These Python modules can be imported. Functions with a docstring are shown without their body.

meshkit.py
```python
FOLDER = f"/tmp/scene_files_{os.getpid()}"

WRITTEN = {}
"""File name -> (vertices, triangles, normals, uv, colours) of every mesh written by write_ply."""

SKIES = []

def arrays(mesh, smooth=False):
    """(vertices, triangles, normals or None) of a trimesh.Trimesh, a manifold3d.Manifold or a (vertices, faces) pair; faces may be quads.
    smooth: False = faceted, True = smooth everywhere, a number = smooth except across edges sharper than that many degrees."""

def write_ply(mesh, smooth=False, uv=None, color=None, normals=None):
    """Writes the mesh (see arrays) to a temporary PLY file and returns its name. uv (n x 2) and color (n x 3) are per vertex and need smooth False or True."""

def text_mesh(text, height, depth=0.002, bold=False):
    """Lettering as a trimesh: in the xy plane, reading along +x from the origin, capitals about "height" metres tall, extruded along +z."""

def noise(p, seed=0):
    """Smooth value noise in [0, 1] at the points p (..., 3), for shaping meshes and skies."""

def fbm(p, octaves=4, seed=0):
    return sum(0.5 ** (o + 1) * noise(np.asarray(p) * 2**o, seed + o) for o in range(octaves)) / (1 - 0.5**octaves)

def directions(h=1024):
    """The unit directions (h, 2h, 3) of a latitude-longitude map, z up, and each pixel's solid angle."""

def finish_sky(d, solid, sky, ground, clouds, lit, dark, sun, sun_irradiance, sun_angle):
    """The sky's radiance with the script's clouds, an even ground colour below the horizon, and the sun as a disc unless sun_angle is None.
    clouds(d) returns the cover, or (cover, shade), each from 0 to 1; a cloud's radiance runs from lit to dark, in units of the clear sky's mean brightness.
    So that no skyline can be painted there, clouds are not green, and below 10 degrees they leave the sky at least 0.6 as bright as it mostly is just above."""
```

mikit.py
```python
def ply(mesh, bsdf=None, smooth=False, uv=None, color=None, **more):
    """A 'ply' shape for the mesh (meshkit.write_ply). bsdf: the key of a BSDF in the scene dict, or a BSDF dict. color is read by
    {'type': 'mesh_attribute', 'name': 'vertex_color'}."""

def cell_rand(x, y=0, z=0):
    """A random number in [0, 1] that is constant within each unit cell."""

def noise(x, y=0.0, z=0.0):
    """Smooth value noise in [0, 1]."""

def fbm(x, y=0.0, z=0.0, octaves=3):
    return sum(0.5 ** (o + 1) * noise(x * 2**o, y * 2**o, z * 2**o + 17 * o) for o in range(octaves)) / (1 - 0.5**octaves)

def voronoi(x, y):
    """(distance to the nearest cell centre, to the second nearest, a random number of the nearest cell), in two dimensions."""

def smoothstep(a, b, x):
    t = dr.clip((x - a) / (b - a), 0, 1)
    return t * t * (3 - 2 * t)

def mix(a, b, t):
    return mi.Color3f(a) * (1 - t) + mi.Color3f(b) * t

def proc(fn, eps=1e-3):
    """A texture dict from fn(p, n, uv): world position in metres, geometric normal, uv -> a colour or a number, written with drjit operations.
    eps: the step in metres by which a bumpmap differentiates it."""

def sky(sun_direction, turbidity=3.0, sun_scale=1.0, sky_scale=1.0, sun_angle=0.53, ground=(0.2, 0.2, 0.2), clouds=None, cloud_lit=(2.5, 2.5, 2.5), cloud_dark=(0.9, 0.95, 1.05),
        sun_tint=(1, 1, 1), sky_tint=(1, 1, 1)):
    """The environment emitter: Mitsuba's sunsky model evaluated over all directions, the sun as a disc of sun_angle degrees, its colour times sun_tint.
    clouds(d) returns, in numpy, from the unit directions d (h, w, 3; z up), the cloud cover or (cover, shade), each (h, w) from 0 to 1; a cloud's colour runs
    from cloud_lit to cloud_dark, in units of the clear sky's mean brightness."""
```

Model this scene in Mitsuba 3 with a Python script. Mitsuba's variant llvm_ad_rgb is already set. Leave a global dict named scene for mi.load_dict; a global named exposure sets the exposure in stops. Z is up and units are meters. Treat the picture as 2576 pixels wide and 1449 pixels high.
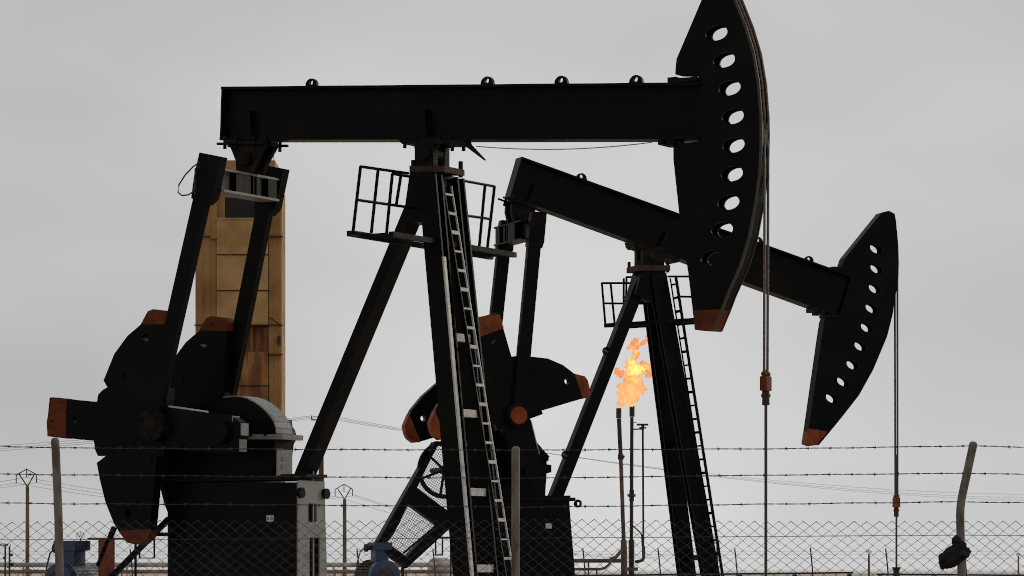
import math, random
import numpy as np, trimesh, mitsuba as mi, mikit
import drjit as dr
import shapely.geometry as sg
from mitsuba import ScalarTransform4f as T

random.seed(5); rng = np.random.default_rng(5)
scene, labels = {}, {}

# ------------------------------------------------------------------ camera, sky, exposure
EYE, F, CX, HY, PW, PH = 1.7, 8000.0, 1288.0, 1443.0, 2576.0, 1449.0     # eye height (m), focal length and centre in plan pixels
scene['camera'] = {'type': 'perspective', 'fov': 2 * math.degrees(math.atan(PW / 2 / F)), 'fov_axis': 'x',
                   'principal_point_offset_y': -(HY - PH / 2) / PH, 'near_clip': 0.5, 'far_clip': 60000.0,
                   'to_world': T().look_at(origin=[0, 0, EYE], target=[0, 10, EYE], up=[0, 0, 1])}


def cloud_cover(d):
    import meshkit
    n = meshkit.fbm(d * np.array([2.5, 2.5, 7.0]) + 3.1, octaves=4, seed=4)
    m = meshkit.fbm(d * np.array([9.0, 9.0, 16.0]) + 8.7, octaves=4, seed=11)
    s = np.array([0.86, 0.5, 0.33]) / np.linalg.norm([0.86, 0.5, 0.33])
    thin = np.array([0.012, 1.0, 0.075]) / np.linalg.norm([0.012, 1.0, 0.075])      # a thinner, brighter stretch of cloud behind the machines
    patch = np.exp(-np.square(np.degrees(np.arccos(np.clip(d @ thin, -1, 1))) / 5.5))
    return np.ones(d.shape[:2]), np.clip(0.84 + 0.9 * (n - 0.5) + 0.5 * (m - 0.5) - 0.35 * (d @ s) - 0.6 * patch, 0, 1)


scene['sky'] = mikit.sky((0.86, 0.5, 0.33), turbidity=6, sun_scale=0.3, sun_angle=24, clouds=cloud_cover,
                         cloud_lit=(3.3, 3.3, 3.28), cloud_dark=(1.8, 1.81, 1.82), ground=(0.12, 0.1, 0.085), sun_tint=(0.82, 1.0, 1.4))
exposure = 1.4


# ------------------------------------------------------------------ materials
def rgb(*c):
    return {'type': 'rgb', 'value': list(c)}


def tex(c0, c1, sc=3.0, lo=0.4, hi=0.75, stretch=1.0):
    c0, c1 = mi.ScalarColor3f(*c0), mi.ScalarColor3f(*c1)

    def fn(p, n, uv):
        t = mikit.smoothstep(lo, hi, mikit.fbm(p.x * sc, p.y * sc, p.z * sc * stretch, 4))
        return mikit.mix(c0, c1, t)
    return mikit.proc(fn)


def mat(name, base, rough=0.5, spec=0.5, metal=0.0):
    scene[name] = {'type': 'twosided', 'bsdf': {'type': 'principled', 'base_color': base if isinstance(base, dict) else rgb(*base),
                                                'roughness': rough, 'specular': spec, 'metallic': metal}}


mat('black_paint', tex((0.0045, 0.0047, 0.0052), (0.009, 0.0082, 0.0072), 1.7, 0.5, 0.85), 0.34, 0.06)
mat('greasy_black', tex((0.006, 0.0055, 0.005), (0.022, 0.013, 0.008), 7, 0.45, 0.8), 0.5, 0.08)
mat('grey_paint_and_lit_side', tex((0.22, 0.22, 0.22), (0.14, 0.138, 0.135), 4, 0.5, 0.85), 0.5, 0.4)  # pedestal end paint; also stands in for sunlit side faces of black steel
mat('galvanised', tex((0.50, 0.50, 0.50), (0.34, 0.335, 0.325), 9, 0.4, 0.8), 0.45, 0.5)
mat('rusty_steel', tex((0.05, 0.023, 0.012), (0.026, 0.014, 0.01), 9, 0.4, 0.7), 0.7, 0.3)
mat('cable_steel', (0.03, 0.026, 0.022), 0.45, 0.5)
mat('bright_cable', tex((0.11, 0.075, 0.055), (0.05, 0.035, 0.028), 20, 0.4, 0.7), 0.4, 0.5)
mat('wire_steel', (0.02, 0.02, 0.019), 0.5, 0.4)
mat('post_paint', tex((0.15, 0.14, 0.12), (0.07, 0.052, 0.04), 16, 0.42, 0.7, 0.35), 0.6, 0.4)
mat('blue_paint', tex((0.012, 0.04, 0.105), (0.008, 0.026, 0.06), 6, 0.4, 0.8), 0.4, 0.5)
mat('pale_paint', tex((0.42, 0.47, 0.48), (0.28, 0.30, 0.30), 6, 0.4, 0.8), 0.5, 0.5)
mat('rust_red', tex((0.24, 0.065, 0.03), (0.11, 0.035, 0.02), 6, 0.4, 0.7), 0.7, 0.3)
mat('wood', tex((0.16, 0.125, 0.09), (0.09, 0.065, 0.045), 3, 0.4, 0.7, 0.2), 0.8, 0.2)
mat('brown_wood', tex((0.10, 0.055, 0.035), (0.06, 0.035, 0.025), 3, 0.4, 0.7, 0.2), 0.8, 0.2)
mat('pipe_pale', tex((0.42, 0.40, 0.37), (0.26, 0.22, 0.19), 2, 0.4, 0.75), 0.6, 0.3)
mat('pipe_rose', tex((0.24, 0.165, 0.145), (0.14, 0.095, 0.08), 2.5, 0.4, 0.7), 0.7, 0.3)
mat('pipe_pink', tex((0.115, 0.08, 0.07), (0.06, 0.042, 0.036), 2.5, 0.4, 0.7), 0.7, 0.3)
mat('dark_pipe', tex((0.022, 0.02, 0.018), (0.05, 0.035, 0.028), 4, 0.45, 0.8), 0.6, 0.3)
mat('black_cloth', tex((0.008, 0.008, 0.009), (0.016, 0.015, 0.015), 30, 0.4, 0.7), 0.8, 0.2)
mat('sign_white', (0.55, 0.55, 0.55), 0.5, 0.4)
mat('sign_grey', (0.18, 0.18, 0.18), 0.5, 0.4)
mat('sand', tex((0.42, 0.34, 0.26), (0.33, 0.25, 0.19), 0.05, 0.35, 0.7), 0.95, 0.1)


def chipped(c0, c1, chip=(0.012, 0.010, 0.009), amount=0.68):
    def fn(p, n, uv):
        c = mikit.mix(mi.ScalarColor3f(*c0), mi.ScalarColor3f(*c1), mikit.smoothstep(0.35, 0.75, mikit.fbm(p.x * 4, p.y * 4, p.z * 4, 4)))
        w = mikit.smoothstep(amount, amount + 0.06, mikit.fbm(p.x * 13 + 5, p.y * 13, p.z * 13, 5))
        streak = mikit.smoothstep(0.5, 0.8, mikit.fbm(p.x * 16, p.y * 16, p.z * 1.3, 3)) * 0.45
        return mikit.mix(c, mi.ScalarColor3f(*chip), dr.maximum(w, streak))
    return mikit.proc(fn)


mat('red_paint', chipped((0.14, 0.032, 0.009), (0.085, 0.02, 0.006)), 0.55, 0.12)
mat('orange_paint', chipped((0.25, 0.05, 0.007), (0.16, 0.032, 0.006)), 0.5, 0.2)


def ochre(rust, pale=(0.35, 0.195, 0.062), deep=(0.25, 0.125, 0.036)):
    def fn(p, n, uv):
        streak = mikit.fbm(p.x * 7.0, p.y * 7.0, p.z * 0.55, 4)
        blot = mikit.fbm(p.x * 0.8, p.y * 0.8, p.z * 0.8 + 9, 4)
        c = mikit.mix(mi.ScalarColor3f(*pale), mi.ScalarColor3f(*deep), mikit.smoothstep(0.35, 0.7, blot))
        w = mikit.smoothstep(0.62 - 0.25 * rust, 0.85 - 0.2 * rust, streak * 0.75 + blot * 0.25)
        return mikit.mix(c, mi.ScalarColor3f(0.085, 0.027, 0.011), w * (0.45 + 0.4 * rust))
    return mikit.proc(fn)


mat('ochre_paint', ochre(0.1), 0.55, 0.35)
mat('ochre_pale', ochre(0.05, (0.43, 0.26, 0.105), (0.33, 0.185, 0.067)), 0.55, 0.35)
mat('ochre_rusty', ochre(0.85, (0.34, 0.15, 0.042), (0.24, 0.1, 0.027)), 0.65, 0.3)
mat('opening_shade', (0.025, 0.024, 0.022), 0.8, 0.2)


# ------------------------------------------------------------------ helpers
def key_for(base):
    if base not in scene and base not in labels and base not in USED:
        USED.add(base); return base
    k = 1
    while f'{base}_{k:03d}' in USED or f'{base}_{k:03d}' in scene:
        k += 1
    USED.add(f'{base}_{k:03d}')
    return f'{base}_{k:03d}'


USED = set()


def thing(name, label, cat, group=None, kind=None):
    k = key_for(name)
    labels[k] = {'label': label, 'category': cat}
    if group: labels[k]['group'] = group
    if kind: labels[k]['kind'] = kind
    return k


def shape(key, mesh, m, smooth=False):
    if isinstance(mesh, (list, tuple)):
        mesh = trimesh.util.concatenate(list(mesh))
    scene[key] = mikit.ply(mesh, m, smooth=smooth)
    return key


def part(parent, name, mesh, m, smooth=False, label=None, kind=None):
    k = key_for(f'{parent}__{name}')
    shape(k, mesh, m, smooth)
    if label or kind:
        labels[k] = {}
        if label: labels[k]['label'] = label
        if kind: labels[k]['kind'] = kind
    return k


def solo(name, mesh, m, label, cat, group=None, kind=None, smooth=False):
    k = thing(name, label, cat, group, kind)
    shape(k, mesh, m, smooth)
    return k


def tube(pts, r, sides=10, caps=True):
    """A round bar along a polyline."""
    p = np.asarray(pts, float)
    r = np.broadcast_to(np.asarray(r, float), (len(p),))
    t = np.gradient(p, axis=0); t /= np.linalg.norm(t, axis=1, keepdims=True) + 1e-12
    ref = np.array([0.0, 0, 1]) if abs(t[0] @ np.array([0, 0, 1.0])) < 0.9 else np.array([0.0, 1, 0])
    a = np.cross(t, ref); a /= np.linalg.norm(a, axis=1, keepdims=True) + 1e-12
    b = np.cross(t, a)
    th = np.arange(sides) * 2 * np.pi / sides
    v = (p[:, None] + r[:, None, None] * (np.cos(th)[None, :, None] * a[:, None] + np.sin(th)[None, :, None] * b[:, None])).reshape(-1, 3)
    f = []
    for i in range(len(p) - 1):
        for k in range(sides):
            q, q1 = i * sides + k, i * sides + (k + 1) % sides
            f += [[q, q1, q1 + sides], [q, q1 + sides, q + sides]]
    if caps:
        v = np.vstack([v, p[0], p[-1]]); n = len(v)
        for k in range(sides):
            f += [[n - 2, (k + 1) % sides, k], [n - 1, (len(p) - 1) * sides + k, (len(p) - 1) * sides + (k + 1) % sides]]
    return trimesh.Trimesh(v, np.array(f), process=False)


def bar(p0, p1, w, h, side, taper=1.0):
    """A box from p0 to p1: w wide along the direction side, h thick across it."""
    p0, p1, side = (np.asarray(x, float) for x in (p0, p1, side))
    t = (p1 - p0) / np.linalg.norm(p1 - p0)
    a = side - t * (side @ t); a /= np.linalg.norm(a)
    b = np.cross(t, a)
    v = [q + sx * a * w / 2 * k + sy * b * h / 2 * k for q, k in ((p0, 1), (p1, taper)) for sx, sy in ((-1, -1), (1, -1), (1, 1), (-1, 1))]
    return trimesh.convex.convex_hull(np.array(v))


def box(c, size, rz=0.0):
    m = trimesh.creation.box(size)
    m.apply_transform(trimesh.transformations.rotation_matrix(rz, [0, 0, 1])); m.apply_translation(c)
    return m


def at(px, py, Y):
    """The point at distance Y that the plan pixel (px, py) marks."""
    return np.array([(px - CX) / F * Y, Y, EYE + (HY - py) / F * Y])


class Frame:
    """A machine's own axes: s along its beam, v across it (away from the camera), z up."""

    def __init__(self, px, Y, deg):
        self.c, self.s_ = math.cos(math.radians(deg)), math.sin(math.radians(deg))
        self.o = np.array([(px - CX) / F * Y, Y])
        self.u3, self.v3 = np.array([self.c, self.s_, 0]), np.array([-self.s_, self.c, 0])

    def W(self, s, v, z):
        return np.array([self.o[0] + s * self.c - v * self.s_, self.o[1] + s * self.s_ + v * self.c, z])

    def sz(self, px, py, v):
        k = (px - CX) / F
        s = (k * (self.o[1] + v * self.c) - self.o[0] + v * self.s_) / (self.c - k * self.s_)
        return np.array([s, EYE + (HY - py) / F * (self.o[1] + v * self.c + s * self.s_)])

    def P(self, px, py, v):
        s, z = self.sz(px, py, v)
        return self.W(s, v, z)

    def poly(self, pts, v):
        return [self.sz(x, y, v) for x, y in pts]

    def prism(self, pts, v0, v1, holes=()):
        """pts: (s, z) outline, extruded across from v0 to v1."""
        g = sg.Polygon(pts).buffer(0)
        for h in holes:
            g = g.difference(sg.Polygon(h))
        g = max(g.geoms, key=lambda q: q.area) if hasattr(g, 'geoms') else g
        m = trimesh.creation.extrude_polygon(g, v1 - v0, engine='earcut')
        x = np.array(m.vertices)
        m.vertices = np.array([self.W(a, v0 + c, b) for a, b, c in x])
        m.invert()
        return m

    def cyl(self, s, z, v0, v1, r, sides=28):
        return tube([self.W(s, v0, z), self.W(s, v1, z)], r, sides)


def ring(cx, cy, r, n=20, sx=1.0, rot=0.0):
    t = np.arange(n) * 2 * np.pi / n
    x, y = np.cos(t) * r * sx, np.sin(t) * r
    return np.stack([cx + x * math.cos(rot) - y * math.sin(rot), cy + x * math.sin(rot) + y * math.cos(rot)], 1)


def slot(cx, cy, length, width, rot):
    """A rounded slot outline."""
    return ring(cx, cy, width / 2, 24, length / width, rot)


def bolt(fr, s, z, v0, v1, r=0.022):
    return fr.cyl(s, z, v0, v1, r, 6)


# ------------------------------------------------------------------ ground
g = trimesh.Trimesh([[-30000, -200, 0], [30000, -200, 0], [30000, 50000, 0], [-30000, 50000, 0]], [[0, 1, 2], [0, 2, 3]], process=False)
labels['desert_ground'] = {'kind': 'structure', 'label': 'flat sandy oilfield ground reaching the horizon', 'category': 'ground'}
shape('desert_ground', g, 'sand')

# ------------------------------------------------------------------ pumping units
CRANK = {}      # the crank's outlines in metres about the wrist pin, drawn once and turned for the second unit


def crank_outlines(fr, v):
    w = fr.sz(380, 1070, -1.05)
    q = lambda pts: [fr.sz(x, y, v) - w for x, y in pts]
    CRANK['arm'] = q([(124, 1000), (245, 1011), (422, 1024), (574, 1045), (580, 1100), (575, 1141), (412, 1130), (237, 1109), (119, 1097), (118, 1060)])
    CRANK['tip'] = q([(129.2, 999), (167, 1003), (164, 1103), (118.5, 1097.5), (117, 1060)])
    CRANK['hub'] = q([(245, 1008), (248, 992), (260, 980), (270, 975), (420, 975), (412, 1148), (270, 1145), (247, 1147), (240, 1132), (237, 1110)])
    CRANK['up'] = q([(270, 975), (260, 957), (287, 890), (320, 845), (355, 815), (372, 784), (385, 779), (420, 783), (427, 795), (410, 978)])
    CRANK['uptip'] = q([(354, 815.5), (371.5, 783), (385, 777.5), (421, 782), (428.5, 795), (426, 816)])
    CRANK['down'] = q([(270, 1144), (243, 1164), (250, 1204), (265, 1264), (287, 1319), (297, 1334), (320, 1364), (340, 1369), (354, 1368), (371, 1354), (377, 1324), (394, 1146)])
    CRANK['downtip'] = q([(296, 1334), (319, 1364.8), (340, 1370), (354.5, 1369), (372, 1355), (377.5, 1332)])
    CRANK['hole'] = q([(185, 1055)]) + q([(365, 850)]) + q([(321, 1292)]) + q([(300, 940)])
    CRANK['shaft'] = q([(555, 1087)])[0]
    CRANK['bolts'] = q([(345, 1015), (335, 1110), (281, 1120), (380, 1160), (282, 1190), (343, 1265), (405, 1010), (310, 944), (530, 1125), (455, 1123)])


def turned(pts, w, ang):
    c, s = math.cos(ang), math.sin(ang)
    return [(w[0] + x * c - y * s, w[1] + x * s + y * c) for x, y in pts]


def crank(fr, t, w, ang, v, tipmat, side):
    C = {k: turned(p if k != 'shaft' else [p], w, ang) for k, p in CRANK.items()}
    hole = [ring(x, y, 0.068, 14) for x, y in C['hole']]
    k = part(t, 'crank', [fr.prism(C['arm'], v - 0.09, v + 0.09, hole[:1]), fr.prism(C['hub'], v - 0.108, v + 0.108),
                          fr.cyl(*C['shaft'][0], v - 0.2, v + 0.16, 0.19)], 'black_paint')
    part(k, 'tip_marking', fr.prism(C['tip'], v - 0.094, v + 0.094), tipmat, label='red painted end of the crank arm' if tipmat == 'red_paint' else 'orange painted end of the crank arm')
    # adjusting rack on the arm's edge
    a, b = np.array(C['arm'][2]), np.array(C['arm'][3])
    n = np.array([-(b - a)[1], (b - a)[0]]); n /= np.linalg.norm(n); d = (b - a) / 44
    teeth = [a]
    for i in range(28):
        teeth += [a + d * (i + 0.15) + n * 0.026, a + d * (i + 0.6) + n * 0.026, a + d * (i + 0.75) + n * 0.004, a + d * (i + 1.0) + n * 0.004]
    teeth += [a + d * 28.2]
    part(k, 'rack', fr.prism(teeth, v - 0.085, v - 0.03), 'galvanised')
    if side < 0 and tipmat == 'red_paint':
        for pts in ([(570, 1044), (582, 1046), (604, 1062), (604, 1096), (600, 1138), (572, 1139)],):
            part(k, 'end_clamp', fr.prism(fr.poly(pts, v - 0.1), v - 0.1, v + 0.09), 'black_paint')
        for x, ya, yb in ((584, 1046, 1060), (606, 1064, 1095), (602, 1105, 1136)):
            part(k, 'pale_end_face', fr.prism(fr.poly([(x, ya), (x + 2.5, ya), (x + 2.5, yb), (x, yb)], v - 0.1), v - 0.105, v + 0.085), 'grey_paint_and_lit_side')  # thin pale strips stand in for the sunlit end faces of the clamp
    for name, hs in (('up', hole[1:2]), ('down', hole[2:3])):
        c = part(k, 'counterweight', fr.prism(C[name], v - 0.095, v + 0.095, hs), 'black_paint')
        part_tip = fr.prism(C[name + 'tip'], v - 0.099, v + 0.099)
        # third level: tip paint joins the crank's children
        part(k, 'counterweight_tip', part_tip, tipmat, label='painted end of a counterweight')
    part(k, 'bolts', [bolt(fr, x, y, v - 0.135, v - 0.08, 0.032) for x, y in C['bolts']], 'greasy_black', kind='stuff')
    return C


def pump(name, label, fr, M):
    t = thing(name, label, 'pumpjack', 'pumping units of the oilfield')
    S = lambda pts, v: fr.poly(pts, v)
    # walking beam: an I section
    TL, TR, BR, BL = S(M['beam'], -0.18)
    up = (TL - BL) / np.linalg.norm(TL - BL)
    fl = 0.04
    beam = part(t, 'walking_beam', [fr.prism([TL, TR, TR - up * fl, TL - up * fl], -0.18, 0.18), fr.prism([BL + up * fl, BR + up * fl, BR, BL], -0.18, 0.18),
                                    fr.prism([TL - up * fl, TR - up * fl, BR + up * fl, BL + up * fl], -0.03, 0.03),
                                    fr.prism([TL - up * fl, TL - up * fl + (TR - TL) * 0.003, BL + up * fl + (BR - BL) * 0.003, BL + up * fl], -0.17, 0.17)], 'black_paint')
    for f in M['stiff']:
        c = BL + (BR - BL) * f
        a = (BR - BL) / np.linalg.norm(BR - BL)
        part(beam, 'stiffener', fr.prism([c - a * 0.07 + up * fl, c + a * 0.07 + up * fl, c + a * 0.025 + up * 0.48, c - a * 0.025 + up * 0.48], -0.165, 0.165), 'black_paint')
    for x, y, r in M['lugs']:
        c = fr.sz(x, y, 0)
        k = r / F * fr.o[1]
        ol = [c + k * np.array([math.cos(a), math.sin(a)]) for a in np.linspace(0, math.pi, 13)]
        ol = [c - np.array([k, 0.06]), *ol[::-1], c + np.array([k, -0.06])]
        part(beam, 'lifting_lug', fr.prism(ol, -0.03, 0.03, [ring(c[0], c[1] + k * 0.42, k * 0.36, 12)]), 'black_paint')
    # horse head
    outer = S(M['head'], -0.125)
    ang = M['hole_rot']
    holes = [slot(*fr.sz(x, y, -0.125), M['hole'][0], M['hole'][1], ang) for x, y in M['holes']]
    inner = sg.Polygon(outer).buffer(-0.012)
    head = part(t, 'horse_head', fr.prism(outer, -0.125, -0.09, holes), 'black_paint')
    part(head, 'far_plate', fr.prism(outer, 0.09, 0.125, holes), 'black_paint')
    # rim: the plate bent round the outline, between the two side plates
    rim = []
    n = len(outer)
    for i in range(n):
        if i in M['no_rim']: continue
        a, b = np.array(outer[i]), np.array(outer[(i + 1) % n])
        d = (b - a) / np.linalg.norm(b - a); nn = np.array([-d[1], d[0]])
        cc = np.mean(outer, 0)
        if nn @ (cc - a) < 0: nn = -nn
        rim.append(fr.prism([a, b, b + nn * 0.025, a + nn * 0.025], -0.091, 0.091))
    part(head, 'rim_plate', rim, 'black_paint')
    # curved track for the bridle, a little proud
    tr = S(M['track'], -0.125)
    tk = []
    for vv in (-0.132, 0.11):
        for i in range(len(tr) - 1):
            a, b = np.array(tr[i]), np.array(tr[i + 1]); d = (b - a) / np.linalg.norm(b - a); nn = np.array([d[1], -d[0]])
            if nn[0] > 0: nn = -nn
            tk.append(fr.prism([a - nn * 0.012, b - nn * 0.012, b + nn * 0.03, a + nn * 0.03], vv, vv + 0.022))
    part(head, 'track_edge', tk, 'cable_steel' if M['first'] else 'black_paint')
    # cutouts' inner sleeves
    part(head, 'tip_marking', [fr.prism(S(M['head_tip'], -0.125), -0.1285, 0.1285)], M['red'], label='red painted lower end of the head')
    for x, y, w, h in M['hinge']:
        a, b = fr.sz(x - w / 2, y - h / 2, -0.2), fr.sz(x + w / 2, y + h / 2, -0.2)
        part(head, 'hinge_block', fr.prism([(a[0], a[1]), (b[0], a[1]), (b[0], b[1]), (a[0], b[1])], -0.2, 0.2), 'greasy_black')
    # bridle cables, over the head's face and hanging
    cab = S(M['track'], -0.125)
    i0 = M['tangent']
    for vv in (-0.06, 0.06):
        pts = [fr.W(c[0] + 0.02, vv, c[1]) for c in cab[:i0 + 1]]
        last = cab[i0]
        end = fr.sz(M['carrier'][0], M['carrier'][1], 0.0)
        pts += [fr.W(end[0], vv * 0.9, end[1])]
        part(t, 'bridle_cable', tube(pts, 0.02 if M['first'] else 0.022, 8), 'bright_cable' if M['first'] else 'cable_steel')
    cs = fr.sz(M['carrier'][0], 1443, 0)[0]
    ct, cb = fr.sz(M['carrier'][0], M['carrier'][1], 0)[1], fr.sz(M['carrier'][0], M['carrier'][2], 0)[1]
    hh = ct - cb
    k = part(t, 'carrier_bar', [fr.prism([(cs - 0.055, ct), (cs + 0.055, ct), (cs + 0.055, ct - hh * 0.5), (cs - 0.055, ct - hh * 0.5)], -0.085, 0.085),
                                fr.cyl(cs, ct + 0.035, -0.08, -0.02, 0.04, 12), fr.cyl(cs, ct + 0.035, 0.02, 0.08, 0.04, 12)], M['red'])
    part(k, 'rod_clamp', [tube([fr.W(cs, 0, ct - hh * 0.5 - 0.001), fr.W(cs, 0, cb)], 0.055, 12), tube([fr.W(cs, 0, ct - hh * 0.62), fr.W(cs, 0, ct - hh * 0.72)], 0.07, 6)], 'rusty_steel')
    part(t, 'polished_rod', tube([fr.W(cs, 0, ct + M['rod_up']), fr.W(cs, 0, 0.9)], 0.022, 10), 'cable_steel', smooth=40)
    part(t, 'stuffing_box', [tube([fr.W(cs, 0, z) for z in (0.0, 0.7, 0.7, 1.1, 1.1, 1.3, 1.3, M['well_top'] - 0.08, M['well_top'])], [0.16, 0.16, 0.24, 0.24, 0.12, 0.12, 0.1, 0.07, 0.11], 14)], 'dark_pipe')
    # equaliser, its bearing and the two pitmans
    A, B = M['pit_top'], M['pit_pin']
    vt, vb = M['vt'], M['vb']
    st, zt = fr.sz(*A, -vt); sb, zb = fr.sz(*B, -vb)
    w = fr.sz(*B, -1.05)
    for sgn in (-1, 1):
        p = part(t, 'pitman', bar(fr.W(st, sgn * vt, zt), fr.W(sb, sgn * vb, zb), M['pw'], 0.13, fr.u3), 'black_paint')
        ol = S(M['pit_block'], -vt)
        part(p, 'pitman_head', [fr.prism(ol, sgn * vt - 0.09, sgn * vt + 0.09)], 'black_paint')
        part(p, 'wrist_bearing', [fr.cyl(w[0], w[1], sgn * vb - 0.1, sgn * vb + 0.1, 0.25), fr.cyl(w[0], w[1], sgn * (vb - 0.05) - 0.16, sgn * (vb - 0.05) + 0.16, 0.13)]
             + [bolt(fr, w[0] + 0.21 * math.cos(a), w[1] + 0.21 * math.sin(a), sgn * vb - 0.13, sgn * vb + 0.13, 0.022) for a in np.arange(6) * math.pi / 3 + 0.5], 'greasy_black')
        if not M['first'] and sgn < 0:
            part(p, 'bearing_cap', fr.cyl(w[0], w[1], -vb - 0.15, -vb - 0.1, 0.19), 'orange_paint', label='round orange cap on the wrist pin')
    e = S(M['eq'], -vt)                     # top left, top right, bottom right, bottom left in section
    es = np.mean([q[0] for q in e]); ez0, ez1 = e[2][1], e[0][1]
    ew = 0.17
    eq = part(t, 'equalizer_beam', [fr.prism([(es - ew, ez1), (es + ew, ez1), (es + ew, ez1 - 0.035), (es - ew, ez1 - 0.035)], -vt + 0.1, vt - 0.1),
                                    fr.prism([(es - ew, ez0 + 0.035), (es + ew, ez0 + 0.035), (es + ew, ez0), (es - ew, ez0)], -vt + 0.1, vt - 0.1),
                                    fr.prism([(es - 0.02, ez1 - 0.035), (es + 0.02, ez1 - 0.035), (es + 0.02, ez0 + 0.035), (es - 0.02, ez0 + 0.035)], -vt + 0.1, vt - 0.1)], 'grey_paint_and_lit_side' if M['first'] else 'black_paint')  # near unit's beam coloured pale to imitate its sunlit side
    for vv, th in ((-0.22, 0.2), (0.07, 0.012), (0.2, 0.05), (0.6, 0.12)):
        part(eq, 'stiffener', fr.prism([(es - ew + 0.01, ez1 - 0.035), (es + ew - 0.01, ez1 - 0.035), (es + ew - 0.01, ez0 + 0.035), (es - ew + 0.01, ez0 + 0.035)], vv - th, vv + th), 'black_paint')
    bs = [np.array(q) for q in S(M['eq_bear'], -0.2)]
    eb = part(t, 'tail_bearing', [fr.prism(bs, -0.2, -0.11), fr.prism(bs, 0.11, 0.2), fr.prism([bs[0], bs[1], bs[1] - up * 0.05, bs[0] - up * 0.05], -0.26, 0.26)], 'greasy_black')
    cb_ = np.mean(bs, 0)
    part(eb, 'bearing_pin', [fr.cyl(cb_[0], cb_[1] - 0.06, -0.24, 0.24, 0.11), fr.cyl(cb_[0], cb_[1], -0.1, 0.1, 0.17)], 'greasy_black')
    a_ = (BR - BL) / np.linalg.norm(BR - BL)
    hw = np.linalg.norm(bs[1] - bs[0]) / 2
    cm = (bs[0] + bs[1]) / 2
    part(eb, 'bolts', [tube([fr.W(*_sv(cm + a_ * q, vv, up, 0.09)), fr.W(*_sv(cm + a_ * q, vv, up, -0.12))], 0.028, 6) for q in (-hw, -hw * 0.45, hw * 0.45, hw) for vv in (-0.21, 0.21)]
         + [tube([fr.W(*_sv(cm - a_ * (hw + 0.2), vv, up, -0.03)), fr.W(*_sv(cm + a_ * (hw + 0.2), vv, up, -0.03))], 0.022, 6) for vv in (-0.15, 0.15)], 'greasy_black', kind='stuff')
    # cranks and counterweights
    C = None
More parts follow.
